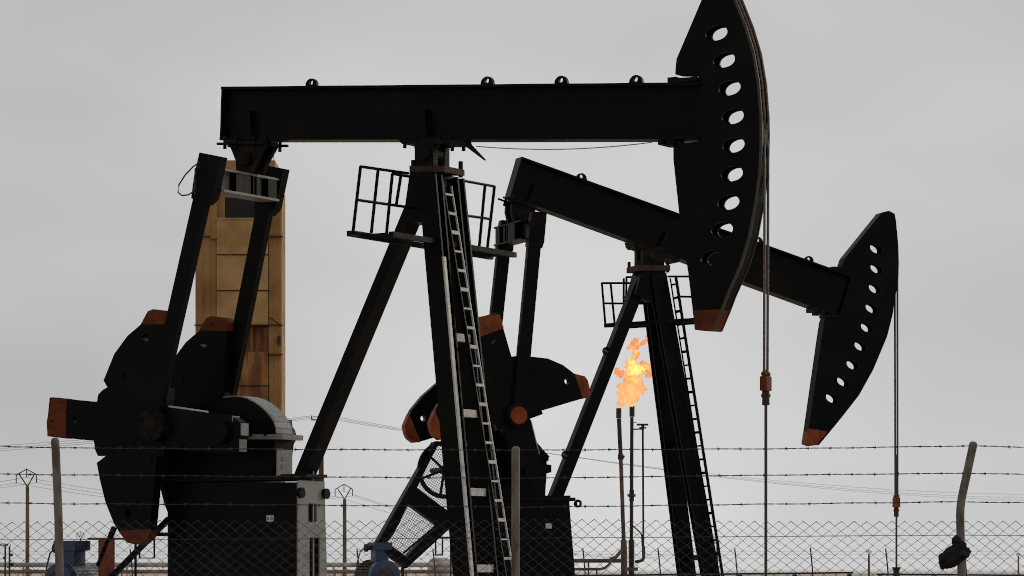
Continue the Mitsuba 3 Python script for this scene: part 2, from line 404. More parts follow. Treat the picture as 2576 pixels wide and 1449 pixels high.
    for sgn in (-1, 1):
        C = crank(fr, t, w, M['crank_ang'], sgn * 0.8, M['red'], sgn)
    sh = C['shaft'][0]
    part(t, 'crank_shaft', fr.cyl(sh[0], sh[1], -0.85, 0.85, 0.13), 'greasy_black')
    # gear reducer
    gc = S(M['gear'], -0.24)
    gk = part(t, 'gear_reducer', [fr.prism(gc, -0.24, 0.24)], 'black_paint', smooth=25)
    gb = S(M['gear_flange'], -0.28)
    part(gk, 'flange', fr.prism(gb, -0.29, 0.29), 'grey_paint_and_lit_side' if M['first'] else 'black_paint')  # near unit's flange coloured pale as if sunlit
    zl = min(q[1] for q in gc); sl, sr_ = min(q[0] for q in gc), max(q[0] for q in gc)
    if M['first']:
        ep = S([(692, 1128), (692, 1160), (684, 1190), (676, 1206)], -0.24)
        part(gk, 'pale_end_face', [box(fr.W(ep[0][0] + 0.012, 0, (ep[0][1] + ep[3][1]) / 2), (0.024, 0.42, ep[0][1] - ep[3][1]), math.atan2(fr.s_, fr.c))], 'grey_paint_and_lit_side')  # pale sheet painted in for the sunlit end of the black case
        for zz in (0.68, 0.42):
            part(gk, 'name_plate', box(fr.W(ep[0][0] + 0.03, 0.0, ep[3][1] + (ep[0][1] - ep[3][1]) * zz), (0.012, 0.2, 0.07), math.atan2(fr.s_, fr.c)), 'sign_grey')
        cov = [np.array(q) for q in S([(560, 1001), (585, 998), (605, 999), (622, 1004), (637, 1012), (652, 1022), (665, 1034), (677, 1048), (686, 1062), (691, 1077), (692, 1090)], -0.24)]
        cm_ = []
        for i in range(len(cov) - 1):
            d = cov[i + 1] - cov[i]; d /= np.linalg.norm(d); nn = np.array([-d[1], d[0]])
            if nn[1] < 0 and nn[0] < 0: nn = -nn
            cm_.append(fr.prism([cov[i], cov[i + 1], cov[i + 1] + nn * 0.02, cov[i] + nn * 0.02], -0.225, 0.225))
        part(gk, 'sunlit_cover', cm_, 'grey_paint_and_lit_side', label='curved cover of the gear reducer, coloured pale as if sunlit')  # pale layer imitates sun on the right side of the black cover
    part(gk, 'bolts', [bolt(fr, sl + 0.15 + (sr_ - sl - 0.3) * i / 7, zl + 0.05, -0.32, -0.24, 0.03) for i in range(8)] + [bolt(fr, sl + 0.15 + (sr_ - sl - 0.3) * i / 7, gb[0][1] - 0.05, -0.32, -0.26, 0.03) for i in range(8)], 'greasy_black', kind='stuff')
    # pedestal
    pd = [np.array(q) for q in S(M['ped'], -0.38)]
    pmin = 0.0
    pd = pd + [np.array([pd[-1][0] + 0.08, pmin]), np.array([pd[0][0] - 0.02, pmin])] if False else pd
    low = [np.array([pd[-1][0], 0.25]), np.array([pd[0][0], 0.25])]
    ol = pd + low
    ped = part(t, 'pedestal', fr.prism(ol, -0.38, 0.38), 'black_paint')
    rim_t = max(q[1] for q in pd)
    sa, sb_ = min(q[0] for q in pd), max(q[0] for q in pd)
    part(ped, 'top_rail', fr.prism([(sa - 0.05, rim_t + 0.07), (sb_ - 0.02, rim_t + 0.07), (sb_ - 0.02, rim_t), (sa - 0.05, rim_t)], -0.44, 0.42), 'greasy_black')
    if M['first']:
        rt, rb = pd[-2], pd[-1]
        x0, ztop = rb[0] + 0.012, rt[1] + 0.03
        # slotted end plate, standing across the end of the pedestal
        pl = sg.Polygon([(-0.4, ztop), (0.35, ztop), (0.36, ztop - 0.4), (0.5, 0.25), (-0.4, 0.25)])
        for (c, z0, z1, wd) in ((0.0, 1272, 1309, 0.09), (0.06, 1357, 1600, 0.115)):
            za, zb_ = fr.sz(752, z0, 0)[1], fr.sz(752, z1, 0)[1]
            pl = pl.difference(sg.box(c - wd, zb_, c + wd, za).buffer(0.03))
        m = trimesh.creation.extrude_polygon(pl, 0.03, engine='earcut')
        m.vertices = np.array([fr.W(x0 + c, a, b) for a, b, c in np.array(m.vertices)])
        part(ped, 'pale_end_face', m, 'grey_paint_and_lit_side', label='pale grey slotted end plate')
        part(ped, 'end_frame', [box(fr.W(x0 + 0.01, 0.05, 1.9), (0.015, 0.03, 3.0), math.atan2(fr.s_, fr.c))], 'grey_paint_and_lit_side')
        for vv in (-0.37, 0.34):
            q = fr.W(x0 + 0.03, vv, ztop - 0.2)
            m = tube([q, q + fr.u3 * 0.06], 0.085, 18)
            part(ped, 'pad_eye', m, 'black_paint')
        c = S([(680, 1304)], -0.38)[0]
        sp = part(ped, 'sign_plate', box(fr.W(c[0], -0.386, c[1]), (0.14, 0.008, 0.1), math.atan2(fr.s_, fr.c)), 'sign_white')
        part(sp, 'sign_mark', [box(fr.W(c[0] + q, -0.391, c[1]), (0.045, 0.004, 0.06), math.atan2(fr.s_, fr.c)) for q in (-0.035, 0.035)], 'sign_grey')
    else:
        c = S([(1380, 1323)], -0.38)[0]
        part(ped, 'sign_plate', box(fr.W(c[0], -0.386, c[1]), (0.14, 0.008, 0.11), math.atan2(fr.s_, fr.c)), 'sign_white')
        q = fr.W(sb_ + 0.02, -0.4, rim_t - 0.09)
        part(ped, 'pad_eye', fr.prism(ring(sb_ + 0.05, rim_t - 0.06, 0.09, 18), -0.43, -0.39, [ring(sb_ + 0.06, rim_t - 0.06, 0.04, 10)]), 'black_paint')
    # base skid under everything
    part(t, 'base_skid', [fr.prism([(sa - 2.2, 0.25), (M['skid_end'], 0.25), (M['skid_end'], 0.0), (sa - 2.2, 0.0)], vv - 0.12, vv + 0.12) for vv in (-0.55, 0.55)], 'black_paint')
    # samson post
    for sgn in (-1, 1):
        (x0, y0), (x1, y1) = M['leg']
        va, vbm = M['leg_v']
        s0, z0 = fr.sz(x0, y0, -va); s1, z1 = fr.sz(x1, y1, -vbm)
        k = (0.25 - z1) / (z1 - z0)
        s2, v2 = s1 + (s1 - s0) * k, vbm + (vbm - va) * k
        lk = part(t, 'samson_leg', [bar(fr.W(s0, sgn * va + q, z0), fr.W(s2, sgn * v2 + q, 0.25), M['leg_w'] + 0.04, 0.04, fr.u3) for q in (-0.09, 0.09)]
                  + [bar(fr.W(s0, sgn * va, z0), fr.W(s2, sgn * v2, 0.25), 0.04, 0.14, fr.u3)], 'black_paint')
        if M['first'] and sgn < 0:
            g0 = M['leg_w'] / 2 + 0.035
            f = 0.17
            part(lk, 'edge_strip', bar(fr.W(s0 + (s2 - s0) * f + g0, -(va + (v2 - va) * f) - 0.09, z0 + (0.25 - z0) * f), fr.W(s2 + g0, -v2 - 0.09, 0.25), 0.03, 0.075, fr.u3), 'galvanised', label='pale steel strip along the edge of the leg')
        if sgn < 0: L0, L1 = (s0, va, z0), (s2, v2, 0.25)
    for y in M['struts']:
        z = fr.sz(M['leg'][1][0], y, 0)[1]
        f = (L0[2] - z) / (L0[2] - L1[2])
        s, v = L0[0] + (L1[0] - L0[0]) * f, L0[1] + (L1[1] - L0[1]) * f
        part(t, 'cross_strut', bar(fr.W(s + 0.05, -v + 0.03, z), fr.W(s + 0.05, v - 0.03, z), 0.12, 0.12, fr.u3), 'galvanised' if M['first'] else 'black_paint')
    (x0, y0), (x1, y1) = M['back']
    s0, z0 = fr.sz(x0, y0, -M['back_d'] / 2); s1, z1 = fr.sz(x1, y1, -M['back_d'] / 2)
    bk = part(t, 'back_leg', bar(fr.W(s0, 0, z0), fr.W(s1, 0, z1), M['back_w'], M['back_d'], fr.u3), 'black_paint')
    part(bk, 'foot_plate', box(fr.W(s1, 0, z1 + 0.02), (0.5, 0.6, 0.05), math.atan2(fr.s_, fr.c)), 'greasy_black')
    for f in M['rings']:
        c = np.array([s0 + (s1 - s0) * f - M['back_w'] * 0.55, z0 + (z1 - z0) * f])
        part(bk, 'lifting_lug', fr.prism(ring(c[0], c[1], 0.09, 16), -0.03, 0.03, [ring(c[0] - 0.02, c[1], 0.04, 10)]), 'black_paint')
    # centre bearing
    cbk = [np.array(q) for q in S(M['cbear'], -0.24)]
    k = part(t, 'center_bearing', [fr.prism(cbk, -0.24, -0.1), fr.prism(cbk, 0.1, 0.24)], 'greasy_black')
    cc = np.mean(cbk, 0)
    part(k, 'bearing_pin', [fr.cyl(cc[0], cc[1], -0.27, 0.27, 0.12), fr.cyl(cc[0], cc[1], -0.1, 0.1, 0.16)], 'greasy_black')
    cap = S(M['cap'], -0.3)
    part(k, 'cap_plate', fr.prism(cap, -0.3, 0.3), 'rusty_steel')
    c0, c1 = min(q[0] for q in cap), max(q[0] for q in cap); cz = max(q[1] for q in cap)
    part(k, 'bolts', [tube([fr.W(s, v, cz - 0.16), fr.W(s, v, cz + 0.09)], 0.035, 6) for s in (c0 + 0.04, c1 - 0.04) for v in (-0.25, 0.25)], 'greasy_black', kind='stuff')
    tops = [np.array(q) for q in S(M['posttop'], -0.3)]
    part(t, 'post_top', fr.prism(tops, -M['leg_v'][0] - 0.05, M['leg_v'][0] + 0.05), 'black_paint')
    sp = [np.array(q) for q in S(M['saddle'], -0.22)]
    sd = part(beam, 'saddle_plate', fr.prism(sp, -0.24, 0.24), 'greasy_black')
    sm = (sp[0] + sp[1]) / 2; hw = np.linalg.norm(sp[1] - sp[0]) / 2
    part(beam, 'bolts', [tube([fr.W(*_sv(sm + a_ * q, vv, up, 0.06)), fr.W(*_sv(sm + a_ * q, vv, up, -0.13))], 0.028, 6) for q in (-hw * 0.8, -hw * 0.4, hw * 0.4, hw * 0.8) for vv in (-0.2, 0.2)], 'greasy_black', kind='stuff')
    # service platform: floor, posts and rails
    pf = part(t, 'service_platform', M['floor'](fr), 'greasy_black')
    for q in M['rails']:
        part(pf, 'rail', tube([fr.P(*a) for a in q], 0.022, 8), 'black_paint')
    for q in M['posts']:
        part(pf, 'rail_post', tube([fr.P(*a) for a in q], 0.024, 8), 'black_paint')
    # ladder
    la, lb, dv, n = M['ladder']
    pa, pb = fr.P(*la), fr.P(*lb)
    off = -fr.v3 * dv
    pe = pa + (pb - pa) * ((pa[2] - 0.3) / (pa[2] - pb[2]))
    lad = part(t, 'ladder', [bar(pa, pe, 0.028, 0.018, fr.u3)], 'galvanised' if M['first'] else 'black_paint')
    part(lad, 'stile', [bar(pa + off, pe + off, 0.06, 0.025, fr.u3)], 'black_paint')
    step = 0.3
    cnt = int((pa[2] - 0.5) / step)
    for i in range(cnt):
        q = pa + (pe - pa) * ((i + 0.5) * step / (pa[2] - pe[2]))
        part(lad, 'rung', bar(q + off * 0.97, q + off * 0.03, 0.045, 0.042 + 0.012 * ((i * 7) % 3 - 1), fr.u3), 'galvanised' if M['first'] else 'black_paint')
    return t, gk, ped


def _sv(q, v, up, d):
    return q[0] + up[0] * d, v, q[1] + up[1] * d


fr1 = Frame(1078, 50.0, -30.6)
crank_outlines(fr1, -0.9)
fr2 = Frame(1647, 71.4, 22.0)


def floor1(fr):
    out = []
    a, b = fr.sz(890, 588, -2.1), fr.sz(1222, 634, 2.1)
    z = (a[1] + b[1]) / 2; s = (a[0] + b[0]) / 2
    for k in range(2):
        out.append(fr.prism([(s + k * 0.5 - 0.03, z), (s + k * 0.5 + 0.05, z), (s + k * 0.5 + 0.05, z - 0.08), (s + k * 0.5 - 0.03, z - 0.08)], -2.1 + 0.4 * k, 2.1 - 0.1 * k))
    for v in np.arange(-1.75, 2.0, 0.12):
        if abs(v) > 0.75: out.append(fr.prism([(s + 0.05, z - 0.02), (s + 0.47, z - 0.02), (s + 0.47, z - 0.05), (s + 0.05, z - 0.05)], v, v + 0.03))
    return out


M1 = dict(first=True, red='red_paint', beam=[(556, 218), (1760, 207), (1757, 350), (552, 352)], stiff=(0.062, 0.445),
          lugs=[(785, 215, 17.5), (1227, 211, 18), (1413, 209.5, 18), (1601, 208, 18)],
          head=[(1797, -75), (1765, 0), (1701.6, 149), (1698.4, 187), (1758, 188), (1757, 357), (1693.5, 358), (1694, 400), (1708, 532), (1731, 684), (1748.6, 829), (1795, 832),
                (1818, 778), (1831, 743), (1863.6, 671), (1886, 597), (1902.5, 509), (1912, 440), (1915.5, 370), (1915.5, 292), (1909, 207), (1896, 130), (1876.6, 65), (1850.6, 0), (1822, -62), (1815, -75)],
          no_rim=(3, 4, 5), hole=(0.37, 0.225), hole_rot=0.05,
          holes=[(1802, 83), (1821, 151), (1835, 221), (1843, 293), (1845, 365), (1841, 437), (1832, 509), (1816, 578), (1790, 649)],
          head_tip=[(1742.6, 780), (1748.3, 829.6), (1795, 832.6), (1817.6, 779)],
          track=[(1822, -62), (1850.6, 0), (1876.6, 65), (1896, 130), (1909, 207), (1915.5, 292), (1916, 340), (1915.5, 375), (1912, 440), (1902.5, 509), (1886, 597), (1863.6, 671), (1831, 743), (1818, 778), (1796, 830)],
          tangent=7, carrier=(1926.5, 947, 1019), rod_up=0.1, well_top=1.4,
          hinge=[(1726, 200, 50, 6), (1690, 201, 22, 12), (1662, 357, 14, 12), (1684, 358, 18, 13)],
          pit_top=(508, 505), pit_pin=(380, 1070), vt=0.875, vb=0.965, pw=0.27, pit_block=[(510, 385), (564, 396), (543, 499), (527, 516), (489, 500), (497, 440)],
          eq=[(520, 424), (545, 424), (545, 481), (520, 481)], eq_bear=[(567, 356), (668, 356), (660, 372), (642, 405), (632, 432), (594, 432), (593, 405), (580, 372)],
          crank_ang=0.0,
          gear=[(405, 1209), (405, 1040), (450, 1030), (490, 1020), (530, 1008), (560, 1001), (585, 998), (605, 999), (622, 1004), (637, 1012), (652, 1022), (665, 1034), (677, 1048), (686, 1062), (691, 1077), (692, 1090), (692, 1160), (684, 1190), (672, 1209)],
          gear_flange=[(400, 1092), (712, 1092), (712, 1105), (400, 1105)],
          ped=[(422, 1449), (422, 1300), (420, 1240), (405, 1213), (745, 1213), (747, 1449)], skid_end=9.0,
          leg=[(1082, 440), (1171, 1449)], leg_v=(0.33, 0.4), leg_w=0.28, struts=(849, 1040, 1238, 1430),
          back=[(1037, 505), (750, 1200)], back_w=0.185, back_d=0.33, rings=(),
          cbear=[(1043, 353), (1090, 353), (1090, 417), (1044, 417)], cap=[(1030, 417), (1118, 417), (1118, 432), (1030, 432)],
          posttop=[(1038, 433), (1090, 433), (1098, 560), (1056, 560), (1020, 560)], saddle=[(1003, 351), (1146, 351), (1136, 362), (1012, 362)],
          floor=floor1,
          rails=[[(907, 419, -2.1), (1027, 436, -0.6)], [(899, 503, -2.1), (1234, 551, 2.1)], [(1140, 450, 0.8), (1244, 469, 2.1)], [(987, 437, -1.1), (1035, 445, -0.5)], [(888, 583, -2.1), (972, 596, -1.05)], [(1170, 624, 1.4), (1225, 631, 2.1)]],
          posts=[[(907, 419, -2.1), (888, 584, -2.1)], [(951, 427.6, -1.55), (934, 586, -1.55)], [(987, 437.6, -1.1), (972, 590, -1.1)], [(1010, 432, -0.82), (996, 520, -0.82)], [(1164, 453.5, 1.1), (1155, 535, 1.1)], [(1220, 466, 1.8), (1205, 627, 1.8)], [(1244, 469, 2.1), (1225, 632, 2.1)]],
          ladder=[(1135, 468, 0.12), (1285, 1401, 0.12), 0.27, 0])
PUMP1, GEAR1, PED1 = pump('pumpjack', 'large black pumpjack in the foreground with level beam and long ladder up its post', fr1, M1)


PV = 0.36     # the far platform stands askew to its beam


def floor2(fr):
    a, b = fr.P(1521, 819, 2.2 * PV), fr.P(1746, 805, -2.4 * PV)
    d = (b - a) / np.linalg.norm(b - a); n = np.cross([0, 0, 1], d)
    out = [bar(a + n * k, b + n * k, 0.06, 0.09, n) for k in (0.0, 0.55)]
    for f in np.linspace(0.03, 0.97, 22):
        if not 0.32 < f < 0.8: out.append(bar(a + (b - a) * f + n * 0.03, a + (b - a) * f + n * 0.52, 0.03, 0.03, d))
    return out


M2 = dict(first=False, red='orange_paint', beam=[(1313, 394), (2142, 693), (2112, 797), (1284, 494)], stiff=(0.06, 0.45),
          lugs=[(1462, 450, 14), (1760, 557, 14), (1906, 610, 14), (2034, 657, 13)],
          head=[(2217, 536), (2236, 530), (2249, 537), (2252.5, 556), (2257, 602), (2259, 637), (2259, 672), (2255.5, 718), (2249, 760), (2244, 791), (2230.5, 845), (2196, 928), (2160, 993), (2115.6, 1050), (2058.6, 1119), (2042, 1121),
                (2029, 1116), (2064, 870), (2073, 810), (2081, 787), (2111, 797.5), (2141.5, 695), (2118, 686), (2119, 667), (2125, 650)],
          no_rim=(19, 20, 21), hole=(0.33, 0.2), hole_rot=-0.36,
          holes=[(2204, 626), (2205, 676), (2201, 726), (2193, 776), (2181, 824), (2165, 871), (2145, 918), (2121, 960), (2093, 1002)],
          head_tip=[(2034.5, 1078), (2028.5, 1116.5), (2042, 1121.6), (2059, 1119.6), (2087, 1086)],
          track=[(2249, 537), (2252.5, 556), (2257, 602), (2259, 637), (2259.5, 660), (2259, 690), (2255.5, 718), (2249, 760), (2244, 791), (2230.5, 845), (2196, 928), (2160, 993), (2115.6, 1050), (2058.6, 1119)],
          tangent=5, carrier=(2255, 1252, 1300), rod_up=1.0, well_top=1.85,
          hinge=[(2108, 676, 24, 11), (2054, 779, 12, 11), (2070, 786, 14, 11), (2098, 795, 34, 8)],
          pit_top=(1343, 612), pit_pin=(1303, 1045), vt=0.9, vb=0.975, pw=0.29, pit_block=[(1336, 533), (1372, 535), (1365, 610), (1360, 625), (1325, 620), (1328, 575)],
          eq=[(1320, 552), (1345, 552), (1345, 602), (1320, 602)], eq_bear=[(1289, 500), (1345, 520), (1338, 540), (1330, 556), (1292, 556), (1286, 530)],
          crank_ang=math.radians(-67), gear=[(1175, 1254), (1180, 1130), (1235, 1090), (1285, 1062), (1325, 1052), (1337, 1060), (1350, 1112), (1367, 1132), (1383, 1149), (1374, 1155), (1376, 1168), (1387, 1170), (1387, 1188), (1375, 1191), (1371, 1254)],
          gear_flange=[(1175, 1150), (1380, 1150), (1380, 1159), (1175, 1159)],
          ped=[(1172, 1449), (1172, 1300), (1165, 1260), (1432, 1260), (1434, 1290), (1447, 1449)], skid_end=10.0,
          leg=[(1652, 690), (1786, 1443)], leg_v=(0.2, 0.62), leg_w=0.34, struts=(1120, 1403),
          back=[(1622, 690), (1401, 1252)], back_w=0.27, back_d=0.24, rings=(0.345, 0.81),
          cbear=[(1618, 622), (1671, 622), (1671, 667), (1618, 667)], cap=[(1604, 667), (1686, 667), (1686, 681), (1604, 681)],
          posttop=[(1617, 682), (1676, 682), (1686, 760), (1640, 760), (1600, 740)], saddle=[(1592, 606), (1712, 650), (1706, 660), (1596, 620)],
          floor=floor2,
          rails=[[(1514, 712, 2.2), (1598, 712, 0.6)], [(1517.5, 763, 2.2), (1640, 764, -0.1)], [(1575, 697, 1.2), (1612, 697, 0.4)], [(1680, 695.6, -1.0), (1745, 695.6, -2.4)], [(1703, 746, -1.4), (1745, 747, -2.4)], [(1567, 748, 1.3), (1590, 748, 0.8)], [(1521, 817, 2.2), (1567, 812, 1.3)]],
          posts=[[(1514, 711, 2.2), (1523, 819, 2.2)], [(1536, 711, 1.75), (1546.5, 817, 1.75)], [(1569.4, 700, 1.25), (1569, 812, 1.25)], [(1576, 697, 1.1), (1574, 812, 1.1)], [(1744, 696, -2.4), (1748, 805, -2.4)]],
          ladder=[(1686, 700, -0.45), (1780, 1300, -0.75), 0.3, 0])
for q in ('rails', 'posts'):
    M2[q] = [[(x, y, v * PV) for x, y, v in l] for l in M2[q]]
PUMP2, GEAR2, PED2 = pump('pumpjack', 'smaller black pumpjack farther back on the right, its beam sloping down to a lowered head', fr2, M2)

# details of the near unit
part(f'{PUMP1}__walking_beam', 'brake_lever', fr1.prism(fr1.poly([(1171, 352), (1184, 352), (1186, 364), (1222, 402), (1220, 404), (1176, 371)], -0.1), -0.12, -0.09), 'black_paint')
w0, w1 = fr1.P(1198, 368, -0.1), fr1.P(1640, 358, -0.1)
part(f'{PUMP1}__walking_beam', 'guy_wire', tube([w0 + (w1 - w0) * f - np.array([0, 0, 0.075 * 4 * f * (1 - f)]) for f in np.linspace(0, 1, 17)], 0.007, 6), 'cable_steel')
lp = [(502, 408), (485, 420), (466, 440), (450, 465), (448, 484), (458, 492), (474, 490), (490, 480)]
part(f'{PUMP1}__pitman', 'hose_loop', tube([fr1.P(x, y, -1.12) for x, y in lp], 0.012, 8), 'cable_steel')
part(f'{PUMP1}__pitman', 'hose_bracket', tube([fr1.P(x, y, -1.1) for x, y in [(503, 418), (491, 424), (490, 490)]], 0.01, 6), 'cable_steel')
for a, b, r in (((288, 1326), (248, 1424), 0.036), ((425, 1305), (272, 1460), 0.04), ((388, 1344), (426, 1344), 0.03)):
    part(PUMP1, 'guard_brace', bar(fr1.P(*a, -0.2), fr1.P(*b, -0.2), r * 2, r * 2, fr1.v3), 'black_paint')
part(PUMP1, 'guard_frame', tube([fr1.P(x, y, 0.2) for x, y in [(388, 1341), (388, 1404), (351, 1404), (351, 1335)]], 0.016, 8), 'black_paint')
part(PUMP1, 'guard_frame', tube([fr1.P(x, y, 0.0) for x, y in [(341, 1345), (341, 1449), (341, 1700)]], 0.022, 8), 'black_paint')

# belt guard and sheave of the far unit
GV = -0.55
gq = lambda pts: fr2.poly(pts, GV)
gd = part(PUMP2, 'belt_guard', [fr2.prism(gq(p), GV - 0.12, GV + 0.12) for p in (
    [(1089.5, 1112), (1100, 1114), (985, 1345), (969, 1365), (967, 1392), (947, 1361)], [(967, 1366), (972, 1367), (1018, 1401), (1018, 1430), (967, 1392)],
    [(1018, 1401), (1096, 1322), (1134, 1307), (1132, 1325), (1018, 1430)], [(1034, 1220), (1134, 1294), (1134, 1322), (1096, 1321), (1018, 1264)], [(1096, 1110), (1127, 1116), (1127, 1124), (1090, 1118)])], 'black_paint')
part(gd, 'brace', bar(fr2.P(1096, 1323, GV), fr2.P(1014, 1392, GV), 0.04, 0.04, fr2.v3), 'black_paint')
gm = sg.Polygon(gq([(1092, 1114), (1127, 1118), (1134, 1310), (1018, 1425), (953, 1362)]))
wires, ax = [], fr2.sz(1089, 1112, GV) - fr2.sz(947, 1361, GV)
ax /= np.linalg.norm(ax); bx_ = np.array([-ax[1], ax[0]]); c0 = np.array(gm.centroid.coords[0])
for d, e in ((ax, bx_), (bx_, ax)):
    for q in np.arange(-2.2, 2.2, 0.05):
        ln = sg.LineString([c0 + e * q - d * 4, c0 + e * q + d * 4]).intersection(gm)
        for l in getattr(ln, 'geoms', [ln]):
            if l.length > 0.02:
                (xa, za), (xb, zb) = l.coords[0], l.coords[-1]
                wires.append(tube([fr2.W(xa, GV - 0.1, za), fr2.W(xb, GV - 0.1, zb)], 0.0045, 4, False))
part(gd, 'wire_mesh', wires, 'wire_steel', kind='stuff')
sc_, sz_ = fr2.sz(1118, 1182, GV)
wh = [tube([fr2.W(sc_ + 0.58 * math.cos(a), GV, sz_ + 0.58 * math.sin(a)) for a in np.linspace(0, 2 * math.pi, 41)], 0.05, 8)]
wh += [tube([fr2.W(sc_, GV, sz_), fr2.W(sc_ + 0.57 * math.cos(a), GV, sz_ + 0.57 * math.sin(a))], 0.03, 6) for a in np.arange(6) * math.pi / 3 + 0.35] + [fr2.cyl(sc_, sz_, GV - 0.08, GV + 0.08, 0.1)]
part(PUMP2, 'sheave', wh, 'black_paint')
part(PUMP2, 'sheave_shaft', fr2.cyl(sc_, sz_, GV, 0.2, 0.06), 'black_paint')
part(PUMP2, 'guard_post', [tube([fr2.P(1013, 1428, GV + 0.1), fr2.P(1013, 1640, GV + 0.1)], 0.035, 8)], 'dark_pipe')

# ------------------------------------------------------------------ electric motors
def motor(fr, px, py, v, r, L, label, boxw, far, body):
    t = thing('electric_motor', label, 'motor', 'motors driving the pumping units')
    c = fr.P(px, py, v); d = fr.v3
    b = part(t, 'body', tube([c, c + d * L], r * 0.9, 32), body, smooth=40)
    fins = []
    for a in np.arange(0, 2 * math.pi, math.pi / 14):
        n = fr.u3 * math.cos(a) + np.array([0, 0, 1]) * math.sin(a)
        fins.append(bar(c + d * 0.08 + n * r * 0.94, c + d * (L - 0.05) + n * r * 0.94, 0.012, r * 0.14, np.cross(d, n)))
    part(t, 'cooling_fins', fins, body, kind='stuff')
    e = part(t, 'end_shield', tube([c - d * 0.16, c - d * 0.13, c - d * 0.02, c + d * 0.02], [r * 0.82, r * 0.97, r, r], 36), 'blue_paint', smooth=40)
    part(e, 'fan_grille', tube([c - d * 0.19, c - d * 0.161], r * 0.5, 28), 'dark_pipe')
    top = c + d * 0.25 + np.array([0, 0, r])
    rz = math.atan2(fr.s_, fr.c)
    bx = part(t, 'terminal_box', [box(top + np.array([0, 0, 0.1]), (boxw * 0.72, 0.3, 0.3), rz), box(top + np.array([0, 0, 0.29]), (boxw, 0.4, 0.16), rz)], 'blue_paint')
    g0 = top + np.array([0, 0, 0.25]) - fr.u3 * boxw * 0.5
    part(bx, 'cable_gland', [tube([g0, g0 - fr.u3 * 0.07, g0 - fr.u3 * 0.07, g0 - fr.u3 * 0.13], [0.05, 0.05, 0.085, 0.085], 12)], 'dark_pipe')
    g1 = g0 - fr.u3 * 0.13
    part(t, 'cable', tube([g1, g1 - fr.u3 * 0.1 + [0, 0, -0.08], g1 - fr.u3 * 0.17 + [0, 0, -0.3], g1 - fr.u3 * 0.2 + [0, 0, -0.7], g1 - fr.u3 * 0.22 + [0, 0, -1.2]], 0.014, 8), 'cable_steel')
    part(t, 'motor_stand', [bar(c + d * q - np.array([0, 0, r * 0.8]), np.array([*(c + d * q)[:2], 0.2]), r * 1.5, 0.08, fr.u3) for q in (0.15, L - 0.15)], 'dark_pipe')
    return t


m1 = motor(fr1, 157, 1462, -0.75, 0.30, 0.9, 'blue motor with pale body and rusty red shield at lower left, behind left fence post', 0.46, 0, 'pale_paint')
part(m1, 'shield_box', [box(fr1.P(268, 1405, -0.2), (0.3, 0.06, 0.62), math.radians(-30.6)), box(fr1.P(268, 1355, 0.0), (0.42, 0.5, 0.025), math.radians(-30.6))], 'rust_red', label='rust red sheet metal shield')
m2 = motor(fr2, 965, 1448, -0.75, 0.345, 1.0, 'blue motor below the mesh belt guard, right of the second utility pole', 0.42, 0, 'dark_pipe')

# ------------------------------------------------------------------ perimeter fence
FY = 20.8
A = lambda x, y, d=0.0: at(x, y, FY) + np.array([0, d, 0])
fence = thing('chain_link_fence', 'chain link fence with three barbed wires crossing the whole foreground', 'fence')
for pts in ([(138, 1101), (140, 1130), (143, 1200), (147, 1300), (150, 1449)], [(1297.5, 1123), (1297.5, 1200), (1297, 1320), (1297, 1449)], [(2450, 1111), (2441, 1152), (2432, 1195), (2424, 1230), (2418.5, 1258), (2416, 1280), (2415.5, 1300), (2416.5, 1350), (2419, 1449)]):
    p = [A(*q) for q in pts]
    p = [p[0] + (p[0] - p[1]) / np.linalg.norm(p[0] - p[1]) * q for q in (0.0,)] + p[1:]
    last = p[-1].copy(); last[2] = -0.3; last[0] = p[-1][0]
    r = [0.012, 0.022] + [0.0275] * (len(p))
    tip = p[0]; dirn = (p[1] - p[0]) / np.linalg.norm(p[1] - p[0])
    p = [tip, tip + dirn * 0.006] + [tip + dirn * 0.02] + p[1:] + [last]
    part(fence, 'post', tube(p, [0.012, 0.022] + [0.0275] * (len(p) - 2), 16), 'post_paint', smooth=50)
for x in (-1040, 3600):
    part(fence, 'post', tube([A(x, 1110), np.array([A(x, 0)[0], FY, -0.3])], 0.0275, 12), 'post_paint', smooth=50)
knots = [[(-1040, 1112), (0, 1122), (140, 1126), (750, 1130), (1297, 1132), (2000, 1128), (2448, 1121), (2576, 1125), (3600, 1122)],
         [(-1040, 1186), (0, 1192), (144, 1194), (750, 1199), (1297, 1203), (1928, 1195), (2433, 1190), (2576, 1193), (3600, 1190)],
         [(-1040, 1260), (0, 1265), (147, 1267), (750, 1270), (1300, 1276), (1928, 1268), (2417, 1262), (2576, 1264), (3600, 1262)]]
for kn in knots:
    xs = np.arange(-1000, 3560, 6.0)
    kx, ky = np.array(kn).T
    ys = np.interp(xs, kx, ky) + 0.5 * np.sin(xs / 37.0 + ky[0]) * rng.uniform(0.4, 1)
    strands = []
    for ph in (0, math.pi):
        strands.append(tube([A(x, y, 0.034) + 0.0022 * np.array([0, math.cos(x / 9 + ph), math.sin(x / 9 + ph)]) for x, y in zip(xs, ys)], 0.0016, 4, False))
    barbs = []
    for x in np.arange(-990, 3550, 56.0):
        x = x + rng.uniform(-3, 3)
        c = A(x, np.interp(x, xs, ys), 0.034)
        for q in (-0.004, 0.005):
            a = rng.uniform(0, math.pi)
            d = np.array([rng.uniform(-0.35, 0.35), math.cos(a), math.sin(a)]) * 0.013
            barbs.append(tube([c + [q, 0, 0] - d, c + [q, 0, 0] + d], [0.0018, 0.0014], 4))
        barbs.append(tube([c - [0.008, 0, 0], c + [0.008, 0, 0]], 0.0055, 6))
    k = part(fence, 'barbed_wire', strands, 'wire_steel')
    part(k, 'barbs', barbs, 'wire_steel', kind='stuff')
